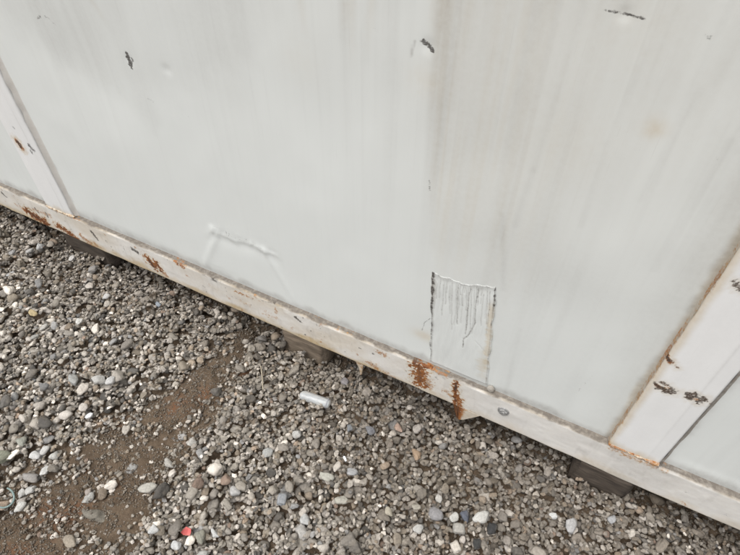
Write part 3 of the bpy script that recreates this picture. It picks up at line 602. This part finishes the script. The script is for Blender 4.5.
CX0, CX1, CY0, CY1 = -2.45, 1.0, -1.08, .16     # where the photograph looks
stones = []                                    # x y z a b c yaw tx ty r,g,b size-class
def scatter(dens, r0, r1, area, cls, cap, sink, keepf, cand=5, thin=None):
    x0, x1, y0, y1 = area; n = int(dens*(x1-x0)*(y1-y0))
    X = RNG.uniform(x0, x1, (n, cand)); Y = RNG.uniform(y0, y1, (n, cand))
    keep = RNG.random(n)
    for i in range(n):
        ix = np.clip(((X[i]-HX0)/RES).astype(int), 0, H.shape[1]-1); iy = np.clip(((Y[i]-HY0)/RES).astype(int), 0, H.shape[0]-1)
        k = int(np.argmin(H[iy, ix]-H0[iy, ix]+.05*TMG[np.minimum(((Y[i]-HY0)/.02).astype(int), TMG.shape[0]-1), np.minimum(((X[i]-HX0)/.02).astype(int), TMG.shape[1]-1)])); x, y = X[i, k], Y[i, k]
        if thin is not None and CX0 < x < CX1 and CY0 < y < CY1: continue
        if keep[i] > keepf(x, y): continue
        r = r0*(r1/r0)**(RNG.random()**1.5); a, b, c = r*RNG.uniform(1.0, 1.4), r*RNG.uniform(.78, 1.02), r*RNG.uniform(.5, .85)
        yaw = RNG.uniform(0, math.pi); sk = sink*RNG.uniform(.4, 1.2); z = drop(x, y, a, b, c, yaw, sk)
        if z is None: continue
        if z+c > cap and cls < 3: pass
        stones.append((x, y, z, a, b, c, yaw, RNG.normal()*.22, RNG.normal()*.22, 5 if cls == 1 and r < .0084 else cls))
tmf = {}
gm_x, gm_y = np.arange(HX0, HX1+.02, .02), np.arange(HY0, HY1+.02, .02); MX, MY = np.meshgrid(gm_x, gm_y); TMG, FMG = track_mask(MX, MY), fine_mask(MX, MY)
def tmk(x, y): return TMG[min(int((y-HY0)/.02), TMG.shape[0]-1), min(int((x-HX0)/.02), TMG.shape[1]-1)]
def fmk(x, y): return FMG[min(int((y-HY0)/.02), FMG.shape[0]-1), min(int((x-HX0)/.02), FMG.shape[1]-1)]
core_a = (CX0, CX1, CY0, CY1); all_a = (HX0+.05, HX1-.05, HY0+.05, HY1-.05)
under = lambda y: 1 if y < .02 else .35
scatter(760, .0105, .0185, core_a, 0, 1, .5, lambda x, y: (1-.94*tmk(x, y))*(1-.55*fmk(x, y))*under(y))
scatter(2600, .0064, .0115, core_a, 1, 1, .45, lambda x, y: (1-.80*tmk(x, y))*(1-.10*fmk(x, y))*under(y))
scatter(420, .012, .020, all_a, 4, 1, .4, lambda x, y: 1, thin=1); scatter(900, .007, .012, all_a, 2, 1, .4, lambda x, y: 1, thin=1)
scatter(6800, .0036, .0068, core_a, 2, 1, .35, lambda x, y: (1-.35*tmk(x, y))*under(y), cand=2)
scatter(150, .012, .019, core_a, 0, 1, .55, lambda x, y: (1-.93*tmk(x, y))*(1-.75*fmk(x, y))*under(y), cand=3)

# stones that catch the eye, put where they lie: (px, py, half length, half width, colour, label)
NOTE = [(3, 461, .034, .021, (.27, .275, .21), 'large pale olive oval stone'), (90, 417, .012, .008, (.80, .81, .82), None), (38, 320, .018, .013, (.47, .38, .22), 'yellowish tan stone'), (82, 326, .016, .011, (.66, .65, .61), None),
        (480, 521, .024, .015, (.55, .54, .50), 'large whitish stone'), (454, 519, .014, .012, (.55, .54, .50), None), (458, 531, .018, .015, (.42, .40, .36), None), (417, 457, .020, .013, (.40, .29, .20), 'orange-tan wedge of stone'), (327, 478, .022, .014, (.45, .44, .38), None), (398, 432, .016, .010, (.40, .29, .23), 'pinkish sliver of stone'),
        (147, 487, .027, .014, (.48, .46, .41), 'long cream stone edging the bare soil'), (168, 463, .020, .010, (.44, .42, .38), None), (193, 446, .014, .013, (.52, .50, .46), None), (45, 452, .017, .012, (.60, .59, .56), None), (37, 457, .015, .012, (.62, .61, .59), None), (54, 455, .014, .012, (.58, .57, .53), None), (46, 472, .016, .013, (.62, .61, .58), None), (30, 477, .030, .013, (.34, .32, .30), 'long grey stone with pointed end'),
        (29, 490, .014, .013, (.58, .57, .54), None), (20, 492, .013, .010, (.60, .59, .56), None), (20, 507, .017, .012, (.62, .61, .57), None), (24, 444, .016, .014, (.36, .36, .31), None), (130, 468, .019, .014, (.38, .37, .35), None), (88, 498, .018, .013, (.44, .43, .40), None), (88, 492, .012, .009, (.40, .35, .31), None), (94, 514, .040, .018, (.22, .20, .165), 'broad flat earthy stone'),
        (104, 388, .022, .015, (.50, .49, .46), None), (115, 388, .017, .012, (.58, .57, .55), None), (76, 383, .024, .013, (.40, .40, .38), None), (108, 300, .014, .013, (.58, .57, .55), None), (45, 253, .020, .015, (.44, .44, .43), None), (32, 254, .017, .013, (.46, .45, .43), None), (73, 260, .015, .011, (.60, .58, .55), None), (12, 276, .017, .011, (.42, .42, .42), None),
        (160, 308, .013, .010, (.30, .33, .36), 'bluish grey stone'), (37, 340, .014, .010, (.38, .37, .34), None), (73, 341, .019, .012, (.36, .33, .29), None), (46, 330, .016, .011, (.50, .48, .44), None), (435, 518, .020, .017, (.30, .29, .29), None), (465, 518, .016, .012, (.13, .14, .17), 'dark bluish stone'), (491, 530, .017, .013, (.055, .055, .055), 'blackish stone'), (476, 546, .014, .011, (.06, .06, .058), None),
        (205, 560, .016, .013, (.50, .49, .46), None), (155, 533, .013, .012, (.60, .60, .58), None), (178, 548, .014, .011, (.60, .60, .59), None), (216, 537, .016, .008, (.56, .56, .54), None), (203, 541, .018, .013, (.30, .29, .24), None), (236, 495, .017, .013, (.48, .47, .45), None), (302, 533, .020, .014, (.48, .46, .43), None), (305, 522, .016, .013, (.50, .50, .48), None), (283, 503, .018, .014, (.32, .33, .34), None), (342, 503, .019, .012, (.44, .42, .36), None), (388, 516, .014, .010, (.44, .40, .32), None),
        (352, 475, .018, .013, (.40, .40, .40), None), (268, 454, .017, .014, (.42, .42, .40), None), (297, 436, .014, .012, (.52, .51, .48), None), (316, 446, .016, .012, (.30, .27, .23), None), (568, 528, .020, .014, (.46, .45, .44), 'pale stone out past the rail timbers'), (551, 519, .011, .009, (.60, .60, .58), None), (611, 520, .013, .010, (.44, .44, .44), None), (416, 509, .013, .010, (.40, .37, .31), None), (438, 502, .012, .010, (.50, .48, .44), None),
        (370, 432, .017, .012, (.20, .20, .21), None), (350, 433, .013, .010, (.24, .25, .26), None), (345, 384, .017, .012, (.27, .25, .25), None), (418, 531, .015, .012, (.50, .49, .46), None)]
for (px, py, a, b, colr, lab) in NOTE:
    g = ground_at(px, py, .012); yaw = RNG.uniform(0, math.pi)
    if lab and a > .02: yaw = math.radians(20)+YAW*0+RNG.normal()*.3
    c = b*RNG.uniform(.55, .75); z = drop(g[0], g[1], a*.92, b*.92, c, yaw, .95)
    stones.append((g[0], g[1], z, a, b, c, yaw, RNG.normal()*.08, RNG.normal()*.08, 9))
S = np.array(stones); cls = S[:, 9].astype(int)
CO = stone_cols(len(S), np.clip(.15+.75*FMG[np.clip(((S[:, 1]-HY0)/.02).astype(int), 0, FMG.shape[0]-1), np.clip(((S[:, 0]-HX0)/.02).astype(int), 0, FMG.shape[1]-1)]+.6*(cls == 2)*RNG.random(len(S)), 0, 1))
lg = FMG[np.clip(((S[:, 1]-HY0)/.02).astype(int), 0, FMG.shape[0]-1), np.clip(((S[:, 0]-HX0)/.02).astype(int), 0, FMG.shape[1]-1)]
CO *= (1.30-.26*lg)[:, None]*np.array([1, 1.005, 1.015])          # cleaner, paler stone away from the wall
CO[cls == 9] = np.array([n[4] for n in NOTE])*.88

# the 300 that show largest become parts of their own
uv, dep = project(S[:, :3]); inside = (uv[:, 0] > -8) & (uv[:, 0] < 748) & (uv[:, 1] > -8) & (uv[:, 1] < 563) & (S[:, 1] < .0)
ti = np.clip(((S[:, 0]-HX0)/RES).astype(int), 0, H.shape[1]-1); tj = np.clip(((S[:, 1]-HY0)/RES).astype(int), 0, H.shape[0]-1)
clear = H[tj, ti] < S[:, 2]+S[:, 5]*1.12+.0012
score = np.where(inside & clear, S[:, 3]*S[:, 4]/dep**2, 0)+(cls == 9)*10
pick = np.argsort(-score)[:300]; is_part = np.zeros(len(S), bool); is_part[pick] = True

def batch(sel, T):
    V, F = T; n = len(sel); ti_ = RNG.integers(0, len(V), n); s = S[sel]
    R = rot_zt(s[:, 6], s[:, 7], s[:, 8]); P = V[ti_]*s[:, None, 3:6]; P = np.einsum('nij,nvj->nvi', R, P)+s[:, None, :3]
    nv = V.shape[1]; FF = F[None]+(np.arange(n)*nv)[:, None, None]
    C = np.concatenate([np.repeat(CO[sel][:, None], nv, 1), np.ones((n, nv, 1))], -1)
    return P.reshape(-1, 3), FF.reshape(-1, 3), C.reshape(-1, 4)
def join(parts):
    Vs, Fs, Cs, o = [], [], [], 0
    for V, F, C in parts: Vs.append(V); Fs.append(F+o); Cs.append(C); o += len(V)
    return np.concatenate(Vs), np.concatenate(Fs), np.concatenate(Cs)
rest = np.where(~is_part)[0]; rc = cls[rest]
V, F, C = join([batch(rest[rc == 0], T2), batch(rest[rc == 1], T2), batch(rest[rc == 2], T1), batch(rest[rc == 4], T1), batch(rest[rc == 5], T1)])
gme = mesh_np('gravel', V, F, {'col': C}); n2 = int(((rc == 0) | (rc == 1)).sum()); fl = np.zeros(len(F), bool); fl[:n2*80] = np.repeat(RNG.random(n2) < .6, 80); gme.polygons.foreach_set('use_smooth', fl)
tag(link('gravel', gme, M_STONE, ground), 'bed of small grey and brown gravel', kind='stuff')
for i in sorted(pick, key=lambda k: -score[k]):
    s = S[i]; P = T3[0][RNG.integers(0, 32)]*s[3:6]; me = mesh_np('stone', P, T3[1], {'col': np.concatenate([np.repeat(CO[i][None], len(P), 0), np.ones((len(P), 1))], 1)})
    o = link('stone', me, M_STONE, ground); R = rot_zt(s[6:7], s[7:8], s[8:9])[0]
    o.matrix_world = Matrix.Translation(Vector(s[:3])) @ Matrix(R.tolist()).to_4x4()
    if cls[i] == 9:
        lab = NOTE[i-(len(S)-len(NOTE))][5]
        if lab: o['label'] = lab
# loose grit lying in the hollows
n = 150000; gx_ = RNG.uniform(CX0, CX1, n); gy_ = RNG.uniform(CY0, .10, n); ii = ((gx_-HX0)/RES).astype(int); jj = ((gy_-HY0)/RES).astype(int)
hh = H[jj, ii]; rel = hh-H0[jj, ii]; loc = (rel < .004+.006*RNG.random(n)) | ((rel < .014) & (RNG.random(n) < .10)); gx_, gy_, hh = gx_[loc], gy_[loc], hh[loc]; n = len(gx_)
rr = .0013*(3.0**(RNG.random(n)**1.4)); keepS, keepC = S, CO
S = np.stack([gx_, gy_, hh+rr*.25, rr*RNG.uniform(1, 1.4, n), rr, rr*RNG.uniform(.6, .9, n), RNG.uniform(0, 3.1, n), RNG.normal(size=n)*.4, RNG.normal(size=n)*.4, np.full(n, 3)], 1)
CO = (stone_cols(n, np.full(n, .9))*.45+np.array([.135, .106, .077])*.55)*RNG.uniform(.7, 1.35, (n, 1))
V, F, C = batch(np.arange(n), T0)
tag(link('grit', mesh_np('grit', V, F, {'col': C}), M_STONE, ground), 'fine brown grit between the gravel stones', kind='stuff')
S, CO = keepS, keepC
def top_h(x, y, r=.01):
    i, j, k = int((x-HX0)/RES), int((y-HY0)/RES), max(1, int(r/RES)); return float(np.percentile(H[j-k:j+k+1, i-k:i+k+1], 80))

# ------------------------------------------------------------------ timbers under the rail
def timber(x0, x1, zlow, y0, mat, label, seed):
    rng = np.random.default_rng(seed); bm = bmesh.new(); box_bm(bm, x0, x1, y0, y0+.62, zlow, RB-.0006, bev=.009)
    bmesh.ops.subdivide_edges(bm, edges=[e for e in bm.edges if e.calc_length() > .05], cuts=10, use_grid_fill=True)
    for v in bm.verts:
        q = v.co; n = (vnoise(q.x*40+seed, q.z*55, seed)-.5); top = q.z > RB-.004
        q.y += n*.008; q.x += (vnoise(q.y*30, q.z*60, seed+3)-.5)*.006
        if not top: q.z += (vnoise(q.x*30, q.y*20, seed+5)-.5)*.010
    me = bpy.data.meshes.new('timber_block'); bm.to_mesh(me); bm.free(); me.polygons.foreach_set('use_smooth', np.ones(len(me.polygons), bool))
    me.transform(Matrix.Translation((-(x0+x1)/2, -y0, 0)))
    o = link('timber_block', me, mat); o.location = ((x0+x1)/2, y0, 0); tag(o, label, 'timber', 'timbers propping up the bottom rail'); return o
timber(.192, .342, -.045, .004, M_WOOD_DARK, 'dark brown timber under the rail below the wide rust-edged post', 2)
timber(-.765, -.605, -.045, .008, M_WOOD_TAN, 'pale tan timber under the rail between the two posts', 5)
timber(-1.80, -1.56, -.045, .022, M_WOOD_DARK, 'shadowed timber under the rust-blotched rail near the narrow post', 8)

# ------------------------------------------------------------------ litter on the gravel
def litter(name, me, mat, loc, label, cat):
    o = link(name, me, mat); o.location = loc; tag(o, label, cat); return o
# clear plastic tube: lathe along local x
a, b = ground_at(300, 394.5, .03), ground_at(330, 404, .03); L = float(np.hypot(*(b-a))); ang = math.atan2(b[1]-a[1], b[0]-a[0]); mid = (a+b)/2
pf = [(-.50, .0), (-.495, .35), (-.47, .66), (-.43, .88), (-.37, 1), (-.1, .98), (.15, 1), (.36, 1), (.43, .97), (.47, .88), (.495, .70), (.50, .45), (.50, .0)]
RT = .0155; th = np.linspace(0, 2*math.pi, 25)[:-1]
P = np.array([[(u*L, math.cos(t)*r*RT, math.sin(t)*r*RT*.92) for u, r in pf] for t in th])
P[..., 2] += (fbm(P[..., 0]*70, P[..., 1]*70, 3, 2)-.5)*.006
zt = top_h(mid[0], mid[1], .012)
tube = empty('plastic_tube', (mid[0], mid[1], zt+.007)); tube.rotation_euler = (.2, .05, ang)
tag(tube, 'small cloudy clear plastic tube lying on the gravel', 'tube')
link('body', grid_mesh('body', P, close=True), M_PLAST, tube)
P2 = np.array([[(L*(.485+u), math.cos(t)*r, math.sin(t)*r) for u, r in [(-.09, RT*.96), (-.09, RT*1.03), (-.055, RT*1.03), (-.055, RT*.94)]] for t in th])
P2[..., 2] *= .94; link('collar', grid_mesh('collar', P2, close=True), M_COLLAR, tube)
# red scrap: bent chip of plastic
def chip(w_, h_, t, bend, seed):
    bm = bmesh.new(); rng = random.Random(seed); k = 9
    ring = [(w_*math.cos(2*math.pi*i/k)*rng.uniform(.7, 1.1), h_*math.sin(2*math.pi*i/k)*rng.uniform(.7, 1.1)) for i in range(k)]
    up = [bm.verts.new((x, y, t+bend*(x/w_)**2)) for x, y in ring]; dn = [bm.verts.new((x, y, bend*(x/w_)**2)) for x, y in ring]
    bm.faces.new(up); bm.faces.new(dn[::-1])
    for i in range(k): bm.faces.new([up[i], dn[i], dn[(i+1) % k], up[(i+1) % k]])
    bmesh.ops.recalc_face_normals(bm, faces=bm.faces); bmesh.ops.triangulate(bm, faces=[f for f in bm.faces if len(f.verts) > 4]); me = bpy.data.meshes.new('chip'); bm.to_mesh(me); bm.free(); return me
g = ground_at(188.5, 533, .02); o = litter('plastic_scrap', chip(.0135, .012, .004, .004, 3), M_RED, (g[0], g[1], top_h(*g)+.002), 'small faded red plastic scrap among the stones', 'scrap'); o.rotation_euler = (.5, .2, .4)
g = ground_at(345, 460, .02); o = litter('plastic_scrap', chip(.011, .004, .003, .001, 7), M_WHITEP, (g[0], g[1], top_h(*g)+.001), 'tiny bright white plastic sliver on the earthy gravel', 'scrap'); o.rotation_euler = (.1, .1, -.6)
def tube_path(name, pts, r, seg=8):
    cu = bpy.data.curves.new(name, 'CURVE'); cu.dimensions = '3D'; sp = cu.splines.new('NURBS'); sp.points.add(len(pts)-1)
    for p, q in zip(sp.points, pts): p.co = (*q, 1)
    sp.use_endpoint_u = True; sp.order_u = 4; cu.bevel_depth = r; cu.bevel_resolution = 3; cu.use_fill_caps = True
    ob = bpy.data.objects.new('t', cu); COL.objects.link(ob); dg = bpy.context.evaluated_depsgraph_get(); me = bpy.data.meshes.new_from_object(ob.evaluated_get(dg)); bpy.data.objects.remove(ob); me.name = name; return me
pts = [(-14, 497), (-3, 508), (6, 507), (12, 501), (14, 495), (11, 489), (6, 487)]
g0 = ground_at(4, 500, .025); z0 = top_h(*g0, .03)
loop = [(*(ground_at(*p, .03)-g0), .004+.003*math.sin(i*1.7)) for i, p in enumerate(pts)]
litter('cord', tube_path('cord', loop, .0024), M_TEAL, (*g0, z0+.006), 'faded teal cord curled among pale stones', 'cord')
pts = [(261, 367), (263, 378), (263.5, 392)]; g0 = ground_at(262.5, 379, .02); z0 = top_h(*g0, .02)
litter('twig', tube_path('twig', [(*(ground_at(*p, .02)-g0), .003+.004*i) for i, p in enumerate(pts)], .0022), M_TWIG, (*g0, z0+.001), 'thin pale dry twig lying on gravel near the rail', 'twig')
print('stones', len(S), 'tris', sum(len(m.polygons) for m in bpy.data.meshes))
